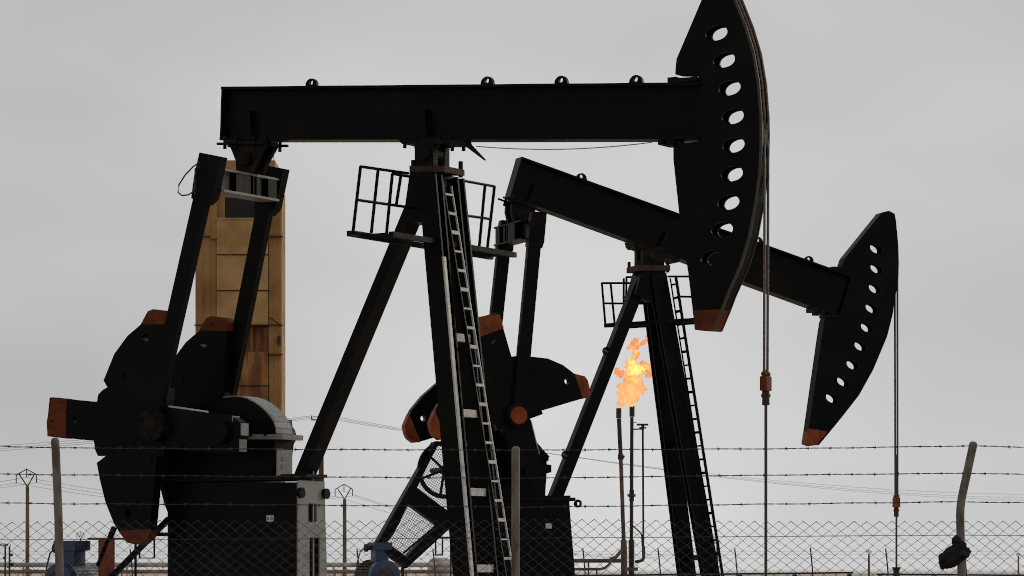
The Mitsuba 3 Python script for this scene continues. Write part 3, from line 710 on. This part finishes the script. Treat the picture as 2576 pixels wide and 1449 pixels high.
# woven mesh
half, hz = 15.6 / F * FY, 12.45 / F * FY
x0 = A(-1000, 0)[0]
zig = []
for k in range(int((A(3560, 0)[0] - x0) / half)):
    zt = A(0, 1310 + 2.5 * math.sin(k / 31.0), 0)[2]
    n = int(zt / hz)
    jx = rng.normal(0, 0.0012, n + 1); jz = rng.normal(0, 0.001, n + 1)
    off = k % 2
    pts = []
    for i in range(n + 1):
        xx = x0 + (k + ((i + off) % 2)) * half
        pts.append([xx + jx[i] + 0.006 * math.sin(k / 17.0 + i / 9.0) + 0.004 * math.sin(k / 5.3 - i / 4.0), FY + 0.036 + 0.0022 * (1 if (i + off) % 2 else -1), zt - i * hz + jz[i] + 0.004 * math.sin(k / 11.0 + i / 6.0)])
    zig.append(tube(pts, 0.0022, 4, False))
# keep the joints of neighbours together at the top selvage: knuckled tips
part(fence, 'wire_mesh', zig, 'wire_steel', kind='stuff')
for yy in (1354,):
    part(fence, 'tension_wire', tube([A(x, np.interp(x, [-1000, 0, 1300, 2400, 3560], [1358, 1358, 1354, 1346, 1350]), 0.04) for x in range(-1000, 3560, 40)], 0.002, 4), 'wire_steel')

# black plastic bag snagged on the right post
ic = trimesh.creation.icosphere(4, 1.0)
import meshkit
v = np.array(ic.vertices)
v = v * (0.62 + 0.75 * meshkit.fbm(v * 1.9 + 7, 4, 3)[:, None]) + 0.1 * (meshkit.fbm(v * 6, 3, 9)[:, None] - 0.5) * v
bagv = v * np.array([0.088, 0.06, 0.085])
sh = np.clip(bagv[:, 2] / 0.085, -1, 1)
bagv[:, 0] += 0.045 * sh + 0.0
bag = trimesh.Trimesh(bagv + A(2398, 1398, -0.02), ic.faces, process=False)
bagv2 = v[:, [1, 2, 0]] * np.array([0.036, 0.036, 0.05])
bag2 = trimesh.Trimesh(bagv2 + A(2409, 1368, -0.01), ic.faces, process=False)
solo('plastic_bag', [bag, bag2], 'black_cloth', 'crumpled black plastic bag snagged on the bent right fence post', 'bag', smooth=30)

# ------------------------------------------------------------------ ochre tower
TY = 150.0
tw = thing('clad_tower', 'tall ochre metal clad tower with rust streaks behind the near pumpjack', 'tower')
def slab(x0, y0, x1, y1, front, depth):
    a, b = at(x0, y0, TY), at(x1, y1, TY)
    return box([(a[0] + b[0]) / 2, TY - front + depth / 2, (a[2] + b[2]) / 2], (b[0] - a[0], depth, a[2] - b[2]))
gy = HY + EYE * F / TY
part(tw, 'core', slab(500, 470, 704, gy, 0.0, 3.6), 'ochre_paint')
part(tw, 'cap', [slab(506, 404, 692, 469.5, 0.12, 3.3), slab(503, 466, 697, 472, 0.2, 3.5)], 'ochre_pale')
part(tw, 'whip_aerial', tube([at(689, 405, TY), at(688, 389, TY)], 0.012, 6), 'dark_pipe')
part(tw, 'side_pilaster', slab(494, 471, 547, gy, 0.45, 0.46), 'ochre_paint')
part(tw, 'side_pilaster', slab(678, 500, 710, gy, 0.45, 0.46), 'ochre_paint')
for x in (512, 530, 690, 700):
    part(tw, 'rib', slab(x, 520, x + 2, gy, 0.49, 0.045), 'ochre_paint')
part(tw, 'opening_shade', slab(566, 497, 660, 552, 0.02, 0.03), 'opening_shade')  # flat dark sheet painted in for the shade within an opening
part(tw, 'chute_side', trimesh.convex.convex_hull(np.array([at(x, y, TY - d) for x, y, d in ((520, 597, 0.45), (547.5, 597, 0.45), (547.5, 553, 0.5), (547.5, 600, 0.75), (547.5, 553, 0.05), (520, 600, 0.4), (547.5, 600, 0.05))])), 'ochre_paint')
for i, (y0, y1) in enumerate(((556, 643), (646, 733), (736, 819))):
    part(tw, 'panel', slab(549, y0, 676.5, y1, 0.72, 0.74), 'ochre_pale')
    part(tw, 'seam_strip', slab(548, y1 + 0.3, 679, y1 + 2.6, 0.78, 0.78), 'rusty_steel')
part(tw, 'top_rim', slab(547, 552.5, 678, 556, 0.78, 0.78), 'ochre_pale')
part(tw, 'panel_strip', slab(556, 560, 558, 819, 0.735, 0.02), 'ochre_paint')
part(tw, 'recess', slab(549, 824, 676.5, 885, 0.12, 0.14), 'ochre_rusty')
for x in (560, 585, 610, 632, 652):
    part(tw, 'recess_rib', slab(x, 824, x + 4, 885, 0.3, 0.2), 'ochre_rusty')
for y0, y1 in ((887, 971), (974, 1060), (1063, 1150), (1153, gy)):
    part(tw, 'panel', slab(549, y0, 676.5, y1, 0.6, 0.62), 'ochre_rusty', label='rust streaked cladding panel')
    part(tw, 'seam_strip', slab(548, y1 + 0.3, 679, y1 + 2.4, 0.66, 0.66), 'rusty_steel')
for x in (640, 660):
    part(tw, 'panel_strip', slab(x, 888, x + 1.6, 971, 0.625, 0.03), 'ochre_rusty')
for y in (598, 820, 894):
    part(tw, 'bracket', slab(679, y - 1.5, 713, y + 1.5, 0.6, 0.2), 'rusty_steel')
    part(tw, 'bracket', slab(491, y - 1.5, 545, y + 1.5, 0.55, 0.1), 'rusty_steel')
part(tw, 'brace_rod', tube([at(677, 798, TY - 0.7), at(710, 820, TY - 0.7)], 0.03, 6), 'rusty_steel')
part(tw, 'junction_box', slab(700, 848, 708, 868, 0.62, 0.18), 'rusty_steel')

# ------------------------------------------------------------------ flare
LY = 118.0
L = lambda x, y, d=0.0: at(x, y, LY) + np.array([0, d, 0])
px = LY / F
def down(x, d=0.0):
    q = L(x, 1449, d); q[2] = 0.0; return q
fa = thing('flare_stack', 'left flare pipe, leaning, black at the top and dull pink below', 'flare stack', 'flare pipes under the flame')
part(fa, 'tip', tube([L(1556.5, 1052), L(1556.5, 1027)], 6.5 * px, 16), 'dark_pipe', smooth=40)
part(fa, 'pipe', tube([L(1557, 1053), L(1561.5, 1150)], 5.3 * px, 14), 'dark_pipe', smooth=40)
part(fa, 'lower_pipe', tube([L(1561.5, 1150), L(1569, 1360)], 5.0 * px, 14), 'pipe_pink', smooth=40, label='dull pink lower length of the flare pipe')
part(fa, 'collar', [tube([L(1561, 1143), L(1561.8, 1156)], 7 * px, 14), tube([L(1562, 1150), L(1571, 1147)], 2.2 * px, 8), tube([L(1564, 1158), L(1571, 1148)], 1.6 * px, 8)], 'dark_pipe')
part(fa, 'base_pipe', tube([L(1569, 1358), L(1570, 1400), down(1571)], [7.5 * px, 8 * px, 8 * px], 14), 'pipe_pink', smooth=40)
fb = thing('flare_stack', 'right flare pipe, upright and dark over its whole height', 'flare stack', 'flare pipes under the flame')
part(fb, 'tip', tube([L(1591, 1047, 0.4), L(1591, 1020, 0.4)], 6.5 * px, 16), 'dark_pipe', smooth=40)
part(fb, 'pipe', tube([L(1590.5, 1048, 0.4), L(1589.5, 1360, 0.4)], 4.3 * px, 14), 'dark_pipe', smooth=40)
part(fb, 'flange', [tube([L(1590, 1243, 0.4), L(1590, 1249, 0.4)], 10 * px, 16), tube([L(1590, 1232, 0.4), L(1590, 1260, 0.4)], 6 * px, 14), tube([L(1588, 1249, 0.4), L(1578, 1243, 0.4)], 1.3 * px, 6), tube([L(1591, 1249, 0.4), L(1601, 1243, 0.4)], 1.3 * px, 6)], 'dark_pipe')
part(fb, 'base_pipe', [tube([L(1589.5, 1358, 0.4), down(1589.5, 0.4)], 7.2 * px, 14)], 'dark_pipe')
part(fb, 'guide_strip', [tube([L(1584, 1372, 0.2), L(1584, 1430, 0.2)], 1.3 * px, 6), tube([L(1594, 1372, 0.2), L(1594, 1430, 0.2)], 1.3 * px, 6)], 'pipe_pink')
part(fb, 'base_flange', tube([L(1589, 1427, 0.4), L(1589, 1436, 0.4)], 17 * px, 18), 'pipe_pink')
pp = thing('pilot_pipe', 'thin dark pilot pipe with a flat T shaped top right of the flare', 'pipe')
part(pp, 'pipe', tube([L(1617.5, 1076, 0.1), L(1618.5, 1373, 0.1)], 2.4 * px, 10), 'dark_pipe')
part(pp, 'top_plate', [box(L(1616.5, 1068, 0.1), (28 * px, 28 * px, 3.6 * px)), box(L(1617, 1076, 0.1), (17 * px, 17 * px, 3 * px)), tube([L(1617, 1070, 0.1), L(1617, 1080, 0.1)], 3.4 * px, 10)], 'dark_pipe')
part(pp, 'link_arm', [tube([L(1595, 1079, 0.3), L(1617, 1079, 0.1)], 1.6 * px, 8), tube([L(1594, 1062, 0.3), L(1602, 1062, 0.3)], 1.0 * px, 6)], 'dark_pipe')
part(pp, 'link_pipe', tube([L(1594, 1323, 0.3), L(1603, 1332, 0.2), L(1612, 1341, 0.1), L(1615, 1348, 0.1), L(1616, 1375, 0.1)], 1.9 * px, 8), 'dark_pipe')
part(pp, 'lower_pipe', tube([L(1619, 1373, 0.1), L(1619.5, 1403, 0.1), L(1617, 1409, 0.1), L(1608, 1412, 0.2), L(1600, 1413, 0.3)], 4 * px, 10), 'pipe_pink', smooth=60)
fp = thing('gas_pipe', 'pink horizontal gas pipe with an elbow running left from the flare base', 'pipe', 'feed pipes of the flare')
part(fp, 'run', tube([L(1300, 1411, -0.3), L(1562, 1411, -0.3)], 4.8 * px, 12), 'pipe_pink', smooth=50)
part(fp, 'elbow', tube([L(1535, 1408, -0.6), L(1548, 1402, -0.5), L(1563, 1385, -0.3)], [6 * px, 4.5 * px, 4.5 * px], 12), 'pipe_pink', smooth=50)
part(fp, 'support', [tube([L(x, 1414, -0.3), down(x, -0.3)], 1.8 * px, 6) for x in (1330, 1480)], 'pipe_pink')
fq = thing('gas_pipe', 'thinner lower gas pipe that bends up beside the flare base', 'pipe', 'feed pipes of the flare')
part(fq, 'run', tube([L(1300, 1432, -0.7), L(1508, 1432, -0.7), L(1520, 1429, -0.7), L(1530, 1421, -0.7), L(1538, 1410, -0.65)], 3.4 * px, 12), 'pipe_pink', smooth=50)
part(fq, 'support', [tube([L(x, 1434, -0.7), down(x, -0.7)], 1.8 * px, 6) for x in (1350, 1500)], 'pipe_pink')

# the flame: many small tongues of burning gas filling a billowing plume
spine = [  # centre x, y, half width (plan px), strength
    (1557, 1024, 5, .25), (1591, 1017, 6, .25), (1565, 1014, 11, .3), (1583, 1010, 13, .3), (1572, 1000, 14, .35), (1595, 1000, 13, .35), (1568, 987, 13, .4), (1588, 985, 16, .45), (1608, 986, 12, .4),
    (1566, 972, 12, .35), (1586, 970, 15, .6), (1606, 972, 15, .5), (1619, 977, 8, .25), (1580, 955, 12, .6), (1597, 954, 14, .7), (1610, 956, 7, .35), (1556, 936, 8, .18), (1561, 944, 7, .2), (1553, 930, 5, .1), (1571, 938, 9, .5),
    (1588, 938, 14, .85), (1603, 936, 15, .95), (1588, 920, 13, .95), (1600, 924, 13, 1.05), (1584, 908, 9, .8), (1594, 911, 8, .8), (1616, 926, 12, .8), (1627, 922, 12, .6), (1636, 932, 9, .35), (1632, 944, 7, .2), (1640, 924, 6, .2), (1619, 913, 7, .4),
    (1598, 897, 7, .6), (1599, 886, 7, .5), (1598, 875, 7, .4), (1596, 862, 8, .3), (1600, 855, 6, .2), (1588, 870, 5, .2), (1582, 875, 4, .12), (1606, 890, 4, .3), (1618, 862, 5, .2), (1625, 857, 4, .12), (1628, 846, 3, .1), (1610, 868, 4, .2)]
blob = trimesh.creation.icosphere(1, 1.0)
bv = np.array(blob.vertices)
spine = [(x, y, w * 1.2, min(k * 1.15, 1.1)) for x, y, w, k in spine]
sx = np.array(spine)


def heat_at(x, y, z):
    q = np.exp(-((x - sx[:, 0]) ** 2 + (1.25 * (y - sx[:, 1])) ** 2 + z * z) / (0.8 * sx[:, 2]) ** 2)
    return float((q * sx[:, 3]).max() * 0.6 + (q * sx[:, 3]).sum() * 0.2)


RAMP = np.array([[0.78, 0.24, 0.07], [1.0, 0.38, 0.10], [1.08, 0.58, 0.16], [1.15, 0.82, 0.22], [1.3, 1.08, 0.30]])
fv, ff, fc = [], [], []
cnt = 0
for x, y, w, k in spine:
    n = int(3.0 * w ** 1.4 * 0.6) + 6
    for i in range(n):
        a, q = rng.uniform(0, 2 * math.pi), math.sqrt(rng.uniform(0, 1))
        dx, dy, dz = q * w * math.cos(a), q * w * 0.62 * math.sin(a), rng.uniform(-1, 1) * w * 0.6 * math.sqrt(max(0, 1 - q * q))
        r = rng.uniform(0.9, 2.7) * (0.75 if q > 0.8 else 1.0)
        m = bv * (0.5 + 1.0 * meshkit.fbm(bv * 1.3 + cnt * 3.7, 3, 2)[:, None]) * np.array([1, 1, 1.6]) * r * px
        th = rng.uniform(-0.9, 0.9)
        m = m @ np.array([[math.cos(th), 0, -math.sin(th)], [0, 1, 0], [math.sin(th), 0, math.cos(th)]])
        fv.append(m + L(x + dx, y + dy, dz * px + 0.2)); ff.append(np.array(blob.faces) + cnt * len(bv))
        swirl = meshkit.fbm(np.array([[(x + dx) / 9, (y + dy) / 9, dz / 9]]), 3, 6)[0] - 0.5
        h = np.clip(heat_at(x + dx, y + dy, dz) * 1.1 - 0.1 + 0.9 * swirl, 0, 1) * 3.999
        c = RAMP[int(h)] * (1 - h % 1) + RAMP[int(h) + 1] * (h % 1)
        low = np.clip((y + dy - 940) / 50, 0, 1)                     # near the tips the gas is thinner and paler
        c = c * (1 - low) + low * (c * 0.6 + np.array([0.44, 0.24, 0.115]))
        fc.append(np.tile(c, (len(bv), 1)))
        cnt += 1
flame = trimesh.Trimesh(np.vstack(fv), np.vstack(ff), process=False)
FLAME_SCALE = 0.3
scene['flame_gas'] = {'type': 'mask', 'opacity': 0.52, 'bsdf': {'type': 'diffuse', 'reflectance': rgb(0.02, 0.02, 0.02)}}      # thin burning gas: what is behind shows through
scene['flare_flame'] = mikit.ply(flame, 'flame_gas', color=np.vstack(fc) * FLAME_SCALE,
                                 emitter={'type': 'area', 'radiance': {'type': 'mesh_attribute', 'name': 'vertex_color'}})
labels['flare_flame'] = {'label': 'ragged yellow and orange gas flame burning above the two flare pipes', 'category': 'flame'}

# ------------------------------------------------------------------ utility poles and power lines
def pole(px_, top, Y, w, shaft, label, m='wood', arms=True, group='concrete utility poles of the power line'):
    t = thing('utility_pole', label, 'utility pole', group)
    q = lambda x, y: at(px_ + x, y, Y)
    s = Y / F
    k = 284.0 / Y
    base = at(px_, 1449, Y); base[2] = 0
    part(t, 'shaft', tube([base, q(0, shaft)], [w * 0.62 * s, w * 0.5 * s], 8), m)
    e = []
    if arms:
        part(t, 'arm', tube([q(0, shaft), q(-21 * k, shaft - 31 * k)], 1.7 * s * max(k, .5), 6), m)
        part(t, 'arm', tube([q(0, shaft), q(18 * k, shaft - 32 * k)], 1.7 * s * max(k, .5), 6), m)
        part(t, 'cross_arm', tube([q(-28 * k, shaft - 29 * k), q(-2 * k, top), q(23 * k, shaft - 30 * k)], 1.5 * s * max(k, .5), 6), m)
        for x, y in ((-28, -29), (-2, -43), (23, -30)):
            part(t, 'insulator', tube([q(x * k, shaft + y * k), q(x * k, shaft + (y + 20) * k)], 1.2 * s * max(k, .5), 6), 'dark_pipe')
            e.append(q(x * k, shaft + (y + 20) * k))
    else:
        part(t, 'cross_arm', [bar(q(-26, shaft + 6), q(26, shaft + 6), 3 * s, 3 * s, [0, 1, 0])], m)
        for x in (-24, 0, 24):
            part(t, 'insulator', tube([q(x, shaft + 4), q(x, shaft - 4)], 1.4 * s, 6), 'dark_pipe'); e.append(q(x, shaft - 4))
    return e


e1 = pole(69, 1180, 284, 8.5, 1224, 'grey utility pole with forked arms at the far left, left of the first fence post')
e2 = pole(867, 1218, 332, 8.5, 1256, 'grey utility pole with forked arms between near pedestal and belt guard')
e3 = pole(203, 1337, 715, 4.5, 1355, 'distant small utility pole above the blue motor at lower left')
e4 = pole(1804, 1356, 865, 4.5, 1372, 'distant utility pole right of the far pumpjack legs')
e5 = pole(2186, 1383, 1220, 4.5, 1394, 'tiny distant utility pole left of the far wellhead rod')
e6 = pole(2562, 1391, 1490, 3.5, 1400, 'tiny distant utility pole at the right edge of the photo')
e0 = pole(808, 1046, 187, 12, 1050, 'brown wooden utility pole half hidden behind the near back leg', 'brown_wood', False, None)


def wire(a, b, sag, r, label, group):
    pts = [a + (b - a) * f - np.array([0, 0, sag * 4 * f * (1 - f)]) for f in np.linspace(0, 1, 25)]
    solo('power_line_wire', tube(pts, r, 5), 'wire_steel', label, 'wire', group)


for i in range(3):
    dy = (0, 14, 24)[i]
    rank = ('uppermost', 'middle', 'lowest')[i]
    near = ('left', 'centre', 'right')[i]
    wire(e0[i], at(-1400, 1130 + dy * 1.2, 200.0), 1.2, 0.009, f'{rank} of three thin wires from the brown wooden pole to the left edge', 'wires left of the wooden pole')
    wire(e0[i], at(2800, 1240 + dy * 0.7, 330.0), 1.6, 0.010, f'{rank} of three thin wires descending from the brown wooden pole to the right edge', 'wires right of the wooden pole')
    wire(e1[i], e2[i], 1.3, 0.013, f'thin wire between the {near} insulators of the two grey forked poles', 'wires between the forked poles')
    wire(e2[i], e4[i], 5.0, 0.016, f'thin wire from the {near} insulator of the pedestal side pole to the far pumpjack', 'wires right of the forked pole')
    wire(e1[i], at(-700, 1215 + 8 * i, 284.0), 1.0, 0.013, f'thin wire from the {near} insulator of the far left pole to the left edge', 'wires left of the forked pole')

# ------------------------------------------------------------------ far fence, pipelines, small plant
ff_ = thing('far_fence', 'distant row of thin bent top fence posts along the horizon', 'fence')
DY = 129.0
for i in range(-8, 8):
    x = 1470 + 190 * i + rng.uniform(-6, 6)
    x += 0
    top = 1380 + rng.uniform(-2, 2)
    b = at(x + 6, 1449, DY); b[2] = 0
    part(ff_, 'post', tube([at(x, top, DY), at(x + 2.5, top + 22, DY), at(x + 6, 1440, DY), b], 0.028, 6), 'wire_steel')
for yy in (1388, 1396, 1404):
    part(ff_, 'strand', tube([at(-300, yy, DY), at(2900, yy, DY)], 0.003, 4), 'wire_steel')

def pipeline(y, Y, x0, x1, r, m, label, step):
    t = thing('pipeline', label, 'pipeline', 'raised pipelines near the horizon')
    n = int((x1 - x0) / step)
    for i in range(n):
        a, b = x0 + (x1 - x0) * i / n, x0 + (x1 - x0) * (i + 1) / n
        part(t, 'pipe_length', tube([at(a + 1, y, Y), at(b - 1, y, Y)], r, 12), m, smooth=50)
        part(t, 'flange', tube([at(b - 2, y, Y), at(b + 2, y, Y)], r * 1.35, 12), m)
        q = at(a + step * 0.3, y, Y); g_ = q.copy(); g_[2] = 0
        part(t, 'support', tube([q, g_], r * 0.45, 6), m)


pipeline(1421, 150, -500, 1190, 0.11, 'pipe_pale', 'pale raised pipeline crossing behind the left posts', 130)
pipeline(1438, 138, -460, 1150, 0.085, 'pipe_rose', 'pinkish lower pipeline in front of the pale one', 170)
wv = thing('wellhead_valve', 'dark twin stem wellhead valve at the lower left corner', 'valve')
V = lambda x, y: at(x, y, 110.0)
s = 110.0 / F
for x in (13, 24):
    b = V(x, 1449); b[2] = 0
    part(wv, 'stem', tube([V(x, 1376), b], 2.2 * s, 8), 'dark_pipe')
part(wv, 'handwheel', [tube([V(10 + 10 * math.cos(a), 1371 + 2.5 * math.sin(a)) for a in np.linspace(0, 2 * math.pi, 17)], 1.3 * s, 6), tube([V(13, 1378), V(13, 1369)], 1.4 * s, 6), tube([V(24, 1378), V(26, 1369)], 1.2 * s, 6)], 'dark_pipe')
part(wv, 'side_valve', [tube([V(24, 1396), V(32, 1396)], 3.5 * s, 8), tube([V(24, 1420), V(34, 1420)], 4.5 * s, 8), tube([V(8, 1404), V(13, 1404)], 3 * s, 8)], 'dark_pipe')
# storage tank far off
tk = thing('storage_tank', 'pale round topped tank on the horizon below the belt guard', 'tank')
c = at(1107, 1449, 190.0); c[2] = 0
zt = at(0, 1403, 190.0)[2]
part(tk, 'shell', tube([c, [c[0], c[1], zt - 0.3], [c[0], c[1], zt - 0.1], [c[0], c[1], zt]], [0.75, 0.75, 0.6, 0.2], 24), 'pipe_pale', smooth=30)
fr_ = thing('pipe_frame', 'thin dark pipe frame with crossbars beside the near samson leg', 'frame')
for a, b in (((1134, 1318), (1134, 1449)), ((1096, 1352), (1096, 1396)), ((1113, 1352), (1113, 1396)), ((1106, 1352), (1141, 1352)), ((1093, 1396), (1114, 1396))):
    q = [at(*a, 84.0), at(*b, 84.0)]
    if b[1] == 1449: q[1][2] = 0
    part(fr_, 'member', tube(q, 0.022, 6), 'dark_pipe')
# low steel rails round the wellheads
for i, (xa, ya, xb, yb, Y, lab) in enumerate(((1440, 1448.5, 2146, 1440.5, 63.0, 'dark low steel rail at the bottom edge left of the far wellhead'), (2205, 1444.5, 2900, 1450, 68.0, 'dark low steel rail at the bottom right corner under the far wellhead'))):
    t = thing('guard_rail', lab, 'rail', 'low rails round the wellheads')
    a, b = at(xa, ya, Y), at(xb, yb, Y)
    part(t, 'top_rail', bar(a, b, 0.05, 0.034, [0, 1, 0]), 'dark_pipe')
    part(t, 'lower_rail', bar(a - [0, 0, 0.22], b - [0, 0, 0.22], 0.05, 0.04, [0, 1, 0]), 'dark_pipe')
    for f in np.linspace(0.013, 0.987, 6):
        q = a + (b - a) * f
        part(t, 'post', bar(q - [0, 0, 0.02], [q[0], q[1], 0], 0.11, 0.08, [0, 1, 0]), 'dark_pipe')
